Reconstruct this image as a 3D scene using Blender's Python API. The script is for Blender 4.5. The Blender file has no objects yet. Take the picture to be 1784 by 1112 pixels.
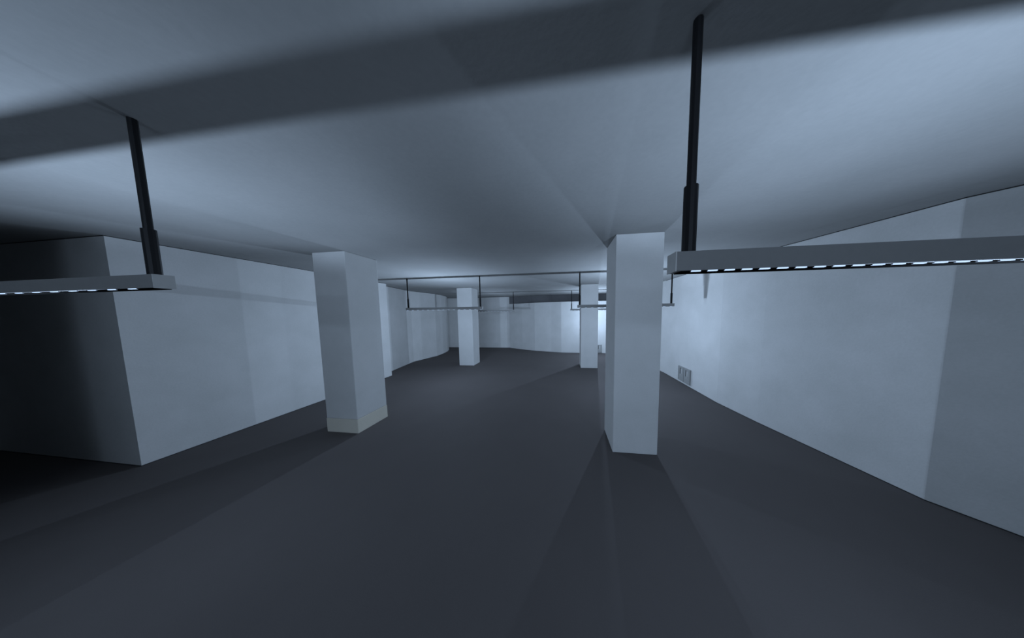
import bpy, bmesh, math, random
from mathutils import Matrix, Vector

random.seed(4)
SC = bpy.context.scene
COL = SC.collection

# ------------------------------------------------------------------ sizes (metres)
EYE = 1.65
CEIL = 2.518
BAR_B, BAR_T = 1.776, 1.838          # underside and top of the hanging light bars
BAR_W = 0.056
ROW_Y = (0.755, 4.60, 8.05)          # the three lamp rows in view

# ------------------------------------------------------------------ materials
def new_mat(name):
    m = bpy.data.materials.new(name); m.use_nodes = True
    nt = m.node_tree
    return m, nt, nt.nodes['Principled BSDF']

def plaster(name, c1, c2, scale, rough=.9, bump=.15, fine=60.0, spec=.2, fine_amt=.3):
    """mottled concrete paint: broad blotches plus fine grain"""
    m, nt, b = new_mat(name)
    tc = nt.nodes.new('ShaderNodeTexCoord')
    n1 = nt.nodes.new('ShaderNodeTexNoise'); n1.inputs['Scale'].default_value = scale
    n1.inputs['Detail'].default_value = 5; n1.inputs['Roughness'].default_value = .6
    n2 = nt.nodes.new('ShaderNodeTexNoise'); n2.inputs['Scale'].default_value = fine
    n2.inputs['Detail'].default_value = 3
    for n in (n1, n2): nt.links.new(tc.outputs['Object'], n.inputs['Vector'])
    mx = nt.nodes.new('ShaderNodeMix'); mx.inputs[0].default_value = fine_amt
    nt.links.new(n1.outputs['Fac'], mx.inputs[2]); nt.links.new(n2.outputs['Fac'], mx.inputs[3])
    r = nt.nodes.new('ShaderNodeValToRGB')
    r.color_ramp.elements[0].position = .32; r.color_ramp.elements[1].position = .68
    r.color_ramp.elements[0].color = (*c1, 1); r.color_ramp.elements[1].color = (*c2, 1)
    nt.links.new(mx.outputs[0], r.inputs['Fac'])
    nt.links.new(r.outputs['Color'], b.inputs['Base Color'])
    bp = nt.nodes.new('ShaderNodeBump'); bp.inputs['Strength'].default_value = bump
    bp.inputs['Distance'].default_value = .004
    nt.links.new(n2.outputs['Fac'], bp.inputs['Height'])
    nt.links.new(bp.outputs['Normal'], b.inputs['Normal'])
    b.inputs['Roughness'].default_value = rough
    b.inputs['Specular IOR Level'].default_value = spec
    return m

def plain(name, col, rough=.6, metal=0.0, spec=.3, grain=.06):
    m, nt, b = new_mat(name)
    tc = nt.nodes.new('ShaderNodeTexCoord')
    n = nt.nodes.new('ShaderNodeTexNoise'); n.inputs['Scale'].default_value = 40
    nt.links.new(tc.outputs['Object'], n.inputs['Vector'])
    r = nt.nodes.new('ShaderNodeValToRGB')
    r.color_ramp.elements[0].color = (*[c*(1-grain) for c in col], 1)
    r.color_ramp.elements[1].color = (*[c*(1+grain) for c in col], 1)
    nt.links.new(n.outputs['Fac'], r.inputs['Fac'])
    nt.links.new(r.outputs['Color'], b.inputs['Base Color'])
    b.inputs['Roughness'].default_value = rough
    b.inputs['Metallic'].default_value = metal
    b.inputs['Specular IOR Level'].default_value = spec
    return m

def emitter(name, col, strength):
    m, nt, b = new_mat(name)
    b.inputs['Base Color'].default_value = (.02, .02, .02, 1); b.inputs['Specular IOR Level'].default_value = 0
    b.inputs['Emission Color'].default_value = (*col, 1)
    b.inputs['Emission Strength'].default_value = strength
    return m

M_WALL = plaster('white wall paint', (.49, .495, .485), (.57, .57, .565), 2.2)
M_COL = plaster('column paint', (.49, .495, .485), (.55, .55, .545), 2.6)
M_PLINTH = plaster('cream plinth paint', (.52, .49, .42), (.58, .55, .47), 3.0)
M_SLOT_SHADE = plaster('painted slot shade', (.11, .11, .115), (.14, .14, .145), 2.2)  # shade inside the slot is put into this dark colour
M_CEIL = plaster('ceiling plaster', (.295, .30, .295), (.34, .34, .335), 1.4, fine=35, bump=.3)
M_FLOOR = plaster('dark floor screed', (.082, .074, .073), (.096, .087, .086), .7, rough=.8, bump=.1, fine=150, spec=.15)
M_CAP = plain('light grey end cap', (.40, .40, .39), .5)
M_BAR_LIT = plain('lamp housing painted as lit', (.27, .27, .265), .5)  # housing grey lightened for the far bars, painting in the light on them
M_BAR = plain('grey lamp housing', (.16, .16, .157), .5, 0, .3)
M_UNDER = plain('black lamp underside', (.006, .006, .006), 1.0, 0, 0.0)
M_ROD = plain('black rod', (.010, .010, .011), .5, 0, .15)
M_LED = emitter('led', (.52, .70, 1.0), 1.15)
M_CORNER_SHADE = plain('painted corner shade', (.03, .03, .03), .9)  # near-black colour for the painted shade in wall corners
M_CAB = plain('grey cabinet steel', (.27, .275, .27), .5)
M_CABD = plain('cabinet dark gap', (.07, .07, .07), .7)
M_CABL = plain('cabinet light plate', (.42, .42, .42), .5)

# ------------------------------------------------------------------ helpers
def link_mesh(name, bm, mat, parent=None, smooth=False):
    bmesh.ops.recalc_face_normals(bm, faces=bm.faces)
    me = bpy.data.meshes.new(name); bm.to_mesh(me); bm.free()
    me.materials.append(mat)
    if smooth:
        for p in me.polygons: p.use_smooth = True
    o = bpy.data.objects.new(name, me); COL.objects.link(o)
    if parent: o.parent = parent
    return o

def box(bm, x0, x1, y0, y1, z0, z1, bev=0):
    r = bmesh.ops.create_cube(bm, size=1)
    vs = r['verts']
    for v in vs:
        v.co = Vector(((x0+x1)/2 + v.co.x*(x1-x0), (y0+y1)/2 + v.co.y*(y1-y0), (z0+z1)/2 + v.co.z*(z1-z0)))
    if bev:
        es = list({e for v in vs for e in v.link_edges})
        bmesh.ops.bevel(bm, geom=es, offset=bev, segments=2, affect='EDGES', profile=.5)

def prism(bm, pts, z0, z1):
    """solid with plan polygon pts"""
    a = [bm.verts.new((x, y, z0)) for x, y in pts]
    b = [bm.verts.new((x, y, z1)) for x, y in pts]
    n = len(pts)
    bm.faces.new(a); bm.faces.new(b)
    for i in range(n): bm.faces.new((a[i], a[(i+1) % n], b[(i+1) % n], b[i]))

def cyl(bm, x, y, z0, z1, r, n=10, bev=0):
    a, b = [], []
    for i in range(n):
        t = 2*math.pi*i/n
        a.append(bm.verts.new((x+r*math.cos(t), y+r*math.sin(t), z0)))
        b.append(bm.verts.new((x+r*math.cos(t), y+r*math.sin(t), z1)))
    for i in range(n): bm.faces.new((a[i], a[(i+1) % n], b[(i+1) % n], b[i]))
    bm.faces.new(a); bm.faces.new(b)

def ribbon(bm, pts, depth, z0, z1):
    """thin strip with a square section that follows a plan polyline, on its left side"""
    n = len(pts); off = []
    for i, p in enumerate(pts):
        d = Vector((0, 0))
        if i: d += (Vector(pts[i])-Vector(pts[i-1])).normalized()
        if i < n-1: d += (Vector(pts[i+1])-Vector(pts[i])).normalized()
        d.normalize(); off.append((p[0]-d.y*depth, p[1]+d.x*depth))
    rings = [[bm.verts.new((*pts[i], z0)), bm.verts.new((*off[i], z0)), bm.verts.new((*off[i], z1)), bm.verts.new((*pts[i], z1))] for i in range(n)]
    for i in range(n-1):
        for k in range(4):
            bm.faces.new((rings[i][k], rings[i][(k+1) % 4], rings[i+1][(k+1) % 4], rings[i+1][k]))
    bm.faces.new(rings[0]); bm.faces.new(rings[-1])

def struct(name, bm, mat):
    o = link_mesh(name, bm, mat); o['kind'] = 'structure'; return o

def tag(o, label, cat, group=None):
    o['label'] = label; o['category'] = cat
    if group: o['group'] = group
    return o

def empty(name, loc, label, cat, group=None):
    o = bpy.data.objects.new(name, None); COL.objects.link(o)
    o.empty_display_size = .1; o.location = loc
    return tag(o, label, cat, group)

# ------------------------------------------------------------------ room shell
bm = bmesh.new(); box(bm, -7.6, 4.6, -5.2, 10.8, -.15, 0); struct('floor', bm, M_FLOOR)
bm = bmesh.new(); box(bm, -7.6, 4.6, -5.2, 10.8, CEIL, CEIL+.15); struct('ceiling', bm, M_CEIL)

LEFT = [(-7.1, 1.66), (-4.70, 1.66), (-4.70, 5.19), (-5.0, 5.19)]
FARLEFT = [(-5.0, 5.19), (-5.06, 5.5), (-5.31, 6.87), (-5.09, 7.95), (-5.14, 8.5), (-5.24, 9.0), (-5.42, 9.45), (-5.66, 9.85), (-5.98, 10.2)]
bm = bmesh.new(); prism(bm, LEFT + [(-7.1, 5.19)], 0, CEIL); struct('wall_left', bm, M_WALL)
bm = bmesh.new(); prism(bm, FARLEFT + [(-7.1, 10.2), (-7.1, 5.19)], 0, CEIL); struct('wall_far_left', bm, M_WALL)
bm = bmesh.new(); box(bm, -7.3, -7.1, -5.0, 10.2, 0, CEIL); struct('wall_alcove', bm, M_WALL)
bm = bmesh.new(); box(bm, -4.9, -4.7, -5.0, .93, 0, CEIL); struct('wall_left_rear', bm, M_WALL)
bm = bmesh.new(); box(bm, -7.3, 4.4, -5.2, -5.0, 0, CEIL); struct('wall_rear', bm, M_WALL)
bm = bmesh.new(); box(bm, -7.3, -2.60, 10.2, 10.4, 0, CEIL); struct('wall_back', bm, M_WALL)

# far wall: curved from the back wall to the right, lower than the ceiling, with a slot above its ledge, its shade painted dark
FAR = [(-2.60, 10.17), (-1.90, 9.75), (-1.25, 9.42), (-.55, 9.19), (-.07, 9.04), (.68, 9.0), (2.76, 9.0)]
UPPER = [(-2.60, 10.19), (-2.05, 10.08), (-1.30, 9.82), (-.50, 9.57), (.68, 9.54), (2.76, 9.54)]
LEDGE = 2.165
bm = bmesh.new(); prism(bm, FAR + [(2.76, 10.5), (-2.60, 10.5)], 0, LEDGE); struct('wall_far', bm, M_WALL)
bm = bmesh.new(); prism(bm, UPPER + [(2.76, 10.5), (-2.60, 10.5)], LEDGE, CEIL); struct('wall_far_upper', bm, M_SLOT_SHADE)

RIGHT = [(2.76, 10.5), (2.765, 6.2), (2.785, 4.15), (2.875, 3.45), (3.11, 2.14), (3.40, 1.70), (4.2, .48), (4.2, -5.0)]
bm = bmesh.new(); prism(bm, RIGHT + [(4.4, -5.0), (4.4, 10.5)], 0, CEIL); struct('wall_right', bm, M_WALL)

# thin dark strips painting in the corner shade along floor and ceiling
def shade_strip(n, pts, z0, z1, d=.006):
    bm = bmesh.new(); ribbon(bm, pts, d, z0, z1); struct('corner_shade_%d' % n, bm, M_CORNER_SHADE)
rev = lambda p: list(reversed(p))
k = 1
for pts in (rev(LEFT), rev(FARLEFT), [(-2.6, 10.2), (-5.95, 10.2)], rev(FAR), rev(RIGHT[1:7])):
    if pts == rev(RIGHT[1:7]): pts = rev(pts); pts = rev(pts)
    shade_strip(k, pts, 0, .007); k += 1
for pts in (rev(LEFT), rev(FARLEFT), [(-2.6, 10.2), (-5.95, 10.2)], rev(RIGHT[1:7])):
    shade_strip(k, pts, CEIL-.007, CEIL); k += 1

# ------------------------------------------------------------------ columns
GC = 'square columns of the hall'
def column(x0, y0, label, plinth=False):
    bm = bmesh.new()
    if plinth:
        root = empty('column', (x0+.25, y0+.25, 0), label, 'column', GC)
        box(bm, -.25, .25, -.25, .25, .2, CEIL, .008)
        link_mesh('shaft', bm, M_COL, root)
        bm = bmesh.new(); box(bm, -.253, .253, -.253, .253, 0, .2, .004)
        o = link_mesh('plinth', bm, M_PLINTH, root); o['label'] = 'cream painted band at the foot'
        return root
    box(bm, -.25, .25, -.25, .25, 0, CEIL, .008)
    o = link_mesh('column', bm, M_COL); o.location = (x0+.25, y0+.25, 0)
    return tag(o, label, 'column', GC)

column(-3.365, 2.52, 'near left square white column with a cream band at its foot', True)
column(.585, 2.50, 'near right square white column, the largest, standing clear of the right wall')
column(-3.385, 6.50, 'far left square white column standing behind the middle lamp row')
column(.54, 6.48, 'far right square white column half lost behind the near right column')

# ------------------------------------------------------------------ hanging strip lights
GL = 'hanging strip lights'
def strip_light(x0, x1, y, label, pitch, seg, start=None, hm=None):
    """bar between x0 and x1, hung from two rods; pitch and seg set the made-up lit dashes"""
    root = empty('strip_light', ((x0+x1)/2, y, BAR_B), label, 'light', GL)
    L = (x1-x0)/2; H = BAR_T-BAR_B; W = BAR_W/2
    bm = bmesh.new(); box(bm, -L+.003, L-.003, -W, W, .002, H, .0015); link_mesh('housing', bm, hm or M_BAR, root)
    for sx in (-1, 1):
        bm = bmesh.new(); box(bm, min(sx*L, sx*(L-.003)), max(sx*L, sx*(L-.003)), -W, W, .001, H, 0)
        link_mesh('end_cap', bm, M_CAP, root)
    bm = bmesh.new(); box(bm, -L+.02, L-.02, -W+.004, W-.004, -.0008, .004)
    link_mesh('underside', bm, M_UNDER, root)
    bm = bmesh.new(); box(bm, -seg/2, seg/2, -W+.001, -W+.0075, -.0012, .003)  # made-up dashes in place of one continuous glowing strip
    led = link_mesh('light_dash', bm, M_LED, root)
    xs = []
    if start is None: start = .05
    s = start
    while s < 2*L-.03: xs.append(s); s += pitch
    led.location.x = -L+xs[0]
    for s in xs[1:]:
        c = led.copy(); COL.objects.link(c); c.parent = root; c.location.x = -L+s
    for sx in (-1, 1):
        rx = sx*(L-.05)
        bm = bmesh.new(); cyl(bm, 0, 0, 0, CEIL-BAR_T+.002, .0130, 12)
        rod = link_mesh('rod', bm, M_ROD, root); rod.location = (rx, 0, H)
        bm = bmesh.new(); cyl(bm, 0, 0, 0, .205, .0195, 12)
        link_mesh('sleeve', bm, M_ROD, rod)
    return root

strip_light(-3.68, -1.795, ROW_Y[0], 'nearest left hanging strip light, its far end cut off by the left edge', .128, .046, .084).location += Vector((-.011, 0, .011))
near_right = strip_light(.352, 2.24, ROW_Y[0], 'nearest right hanging strip light, large grey bar in front of the right wall', .0475, .0265, .061)
near_right.location += Vector((0, .004, .003))
strip_light(-3.665, -1.79, ROW_Y[1], 'middle row left strip light passing in front of the far left column', .128, .046, hm=M_BAR_LIT)
strip_light(.305, 2.21, ROW_Y[1], 'middle row right strip light partly behind the near right column', .128, .046, hm=M_BAR_LIT)
strip_light(-3.70, -1.84, ROW_Y[2], 'farthest left strip light, thin bar before the back wall', .128, .046, hm=M_BAR_LIT)
strip_light(.275, 2.17, ROW_Y[2], 'farthest right strip light hanging before the bright far wall', .128, .046, hm=M_BAR_LIT)

# ------------------------------------------------------------------ wall cabinets
GB = 'low double cabinets on the walls'
def cabinet(loc, rot, label):
    """0.47 m wide, 0.335 m tall, built facing -Y with its back at y = 0"""
    root = empty('wall_cabinet', loc, label, 'cabinet', GB); root.rotation_euler.z = rot
    w, h, d = .235, .335, .02
    bm = bmesh.new(); box(bm, -w, w, -d, 0, 0, h, .001); link_mesh('body', bm, M_CAB, root)
    for a in (-w, -.006):
        bm = bmesh.new(); box(bm, a, a+.012, -d-.006, -d+.001, .004, h-.004); link_mesh('hinge_strip', bm, M_CABD, root)
    for sx in (-1, 1):
        a, b = (-w+.0125, -.0065) if sx < 0 else (.0065, w-.002)
        bm = bmesh.new(); box(bm, a, b, -d-.007, -d+.001, .008, h-.008, .0015)
        dr = link_mesh('door', bm, M_CAB, root)
        m = (a+b)/2
        bm = bmesh.new(); box(bm, m+.005, m+.04, -d-.010, -d-.0065, .17, .28); link_mesh('label_plate', bm, M_CABL, dr)
        bm = bmesh.new(); box(bm, m-.035, m-.015, -d-.012, -d-.0065, .16, .30); link_mesh('handle', bm, M_CABD, dr)
        for q in range(3):
            bm = bmesh.new(); box(bm, m-.045+q*.04, m-.033+q*.04, -d-.010, -d-.0065, .112, .122)
            link_mesh('button', bm, M_CABL, dr)
        bm = bmesh.new(); box(bm, m+.0, m+.016, -d-.010, -d-.0065, .138, .154)
        link_mesh('indicator', bm, M_CABL, dr)
    return root
ang = math.atan2(2.785-2.765, -(6.2-4.15))
cabinet((2.7715+.0023, 5.17, .056), -math.pi/2-.0098, 'small grey double cabinet low on the right wall beyond the near right column')
cabinet((1.37, 9.0, .03), 0, 'pale low cabinet on the far wall seen between the two right columns')

# ------------------------------------------------------------------ lamps' light
LC = (.555, .735, 1.0)
def falloff(l, q):
    """softer than inverse square: part linear, part quadratic decay"""
    l.use_nodes = True; nt = l.node_tree
    fo = nt.nodes.new('ShaderNodeLightFalloff'); fo.inputs['Strength'].default_value = 1
    mx = nt.nodes.new('ShaderNodeMix'); mx.inputs[0].default_value = q
    nt.links.new(fo.outputs['Linear'], mx.inputs[2]); nt.links.new(fo.outputs['Quadratic'], mx.inputs[3])
    nt.links.new(mx.outputs[0], nt.nodes['Emission'].inputs['Strength'])
def lamp(name, x, y, z, power, spot=None, q=.35, blend=.35):
    l = bpy.data.lights.new(name, 'SPOT' if spot else 'POINT')
    l.energy = power; l.color = LC; l.shadow_soft_size = .012
    falloff(l, q)
    o = bpy.data.objects.new(name, l); COL.objects.link(o); o.location = (x, y, z)
    if spot:
        l.spot_size = math.radians(abs(spot)); l.spot_blend = blend
        if spot > 0: o.rotation_euler = (math.pi, 0, 0)      # positive: cone turned up
    return o
ZL = 1.53
lamp('lamp_light', 1.265, ROW_Y[1], ZL, 51, q=.9)
lamp('lamp_light', -2.735, ROW_Y[1], ZL, 41, q=.5)
lamp('lamp_light', 1.265, ROW_Y[2], ZL, 66, q=.6)
lamp('lamp_light', -2.735, ROW_Y[2], ZL, 6)
lamp('lamp_light', 1.30, ROW_Y[0], ZL, 10)
lamp('lamp_uplight', 1.265, ROW_Y[1], ZL, 24, 140, q=.1)
lamp('lamp_uplight', -2.735, ROW_Y[1], ZL, 24, 140, q=.1)
lamp('lamp_uplight', -2.735, ROW_Y[2], ZL, 13, 124, q=.1)
lamp('lamp_uplight', 1.265, ROW_Y[2], ZL, 24, 124, q=.1)
lamp('lamp_uplight', 1.30, ROW_Y[0]+.004, ZL, 46, 140, q=0)      # the near row throws most of its light up
lamp('lamp_uplight', -2.735, ROW_Y[0], ZL, 48, 140, q=0)
lamp('lamp_downlight', 1.30, ROW_Y[0], ZL, 8, -122, blend=1)
lamp('lamp_downlight', -2.735, ROW_Y[0], ZL, 14, -122, blend=1)
# added soft fill behind the camera, standing in for the next lamp row
l = bpy.data.lights.new('rear_fill_light', 'AREA'); l.shape = 'RECTANGLE'; l.size = 2.6; l.size_y = .9
l.energy = 6.8; l.color = LC; l.spread = math.radians(100); falloff(l, .2)
o = bpy.data.objects.new('rear_fill_light', l); COL.objects.link(o); o.location = (-.3, -3.1, 2.0)
o.rotation_euler = (math.radians(84), 0, math.radians(2))

w = bpy.data.worlds.new('World'); SC.world = w; w.use_nodes = True
w.node_tree.nodes['Background'].inputs['Color'].default_value = (.02, .025, .03, 1)
w.node_tree.nodes['Background'].inputs['Strength'].default_value = 1

# ------------------------------------------------------------------ camera
F, CX, CY = 368.69, 932.13, 576.68
p, r, yaw = math.radians(4.463), math.radians(.6818), math.radians(-7.5)
fw = Vector((0, math.cos(p), -math.sin(p))); up0 = Vector((0, math.sin(p), math.cos(p))); r0 = Vector((1, 0, 0))
rt = r0*math.cos(r)-up0*math.sin(r); up = r0*math.sin(r)+up0*math.cos(r)
c, s = math.cos(yaw), math.sin(yaw)
g = lambda v: Vector((v.x*c+v.y*s, -v.x*s+v.y*c, v.z))
rt, up, fw = g(rt), g(up), g(fw)
cam = bpy.data.cameras.new('camera'); co = bpy.data.objects.new('camera', cam); COL.objects.link(co)
mw = Matrix.Identity(4)
for i in range(3):
    mw[i][0] = rt[i]; mw[i][1] = up[i]; mw[i][2] = -fw[i]
mw[2][3] = EYE
co.matrix_world = mw
cam.sensor_fit = 'HORIZONTAL'; cam.sensor_width = 36; cam.lens = 36*F/1784
cam.shift_x = -(CX-892)/1784; cam.shift_y = (CY-556)/1784
cam.clip_start = .05; cam.clip_end = 100
SC.camera = co

vs = SC.view_settings
vs.view_transform = 'Standard'; vs.look = 'None'; vs.gamma = 1; vs.exposure = .07
vs.use_curve_mapping = False
SC.cycles.max_bounces = 12; SC.cycles.diffuse_bounces = 8
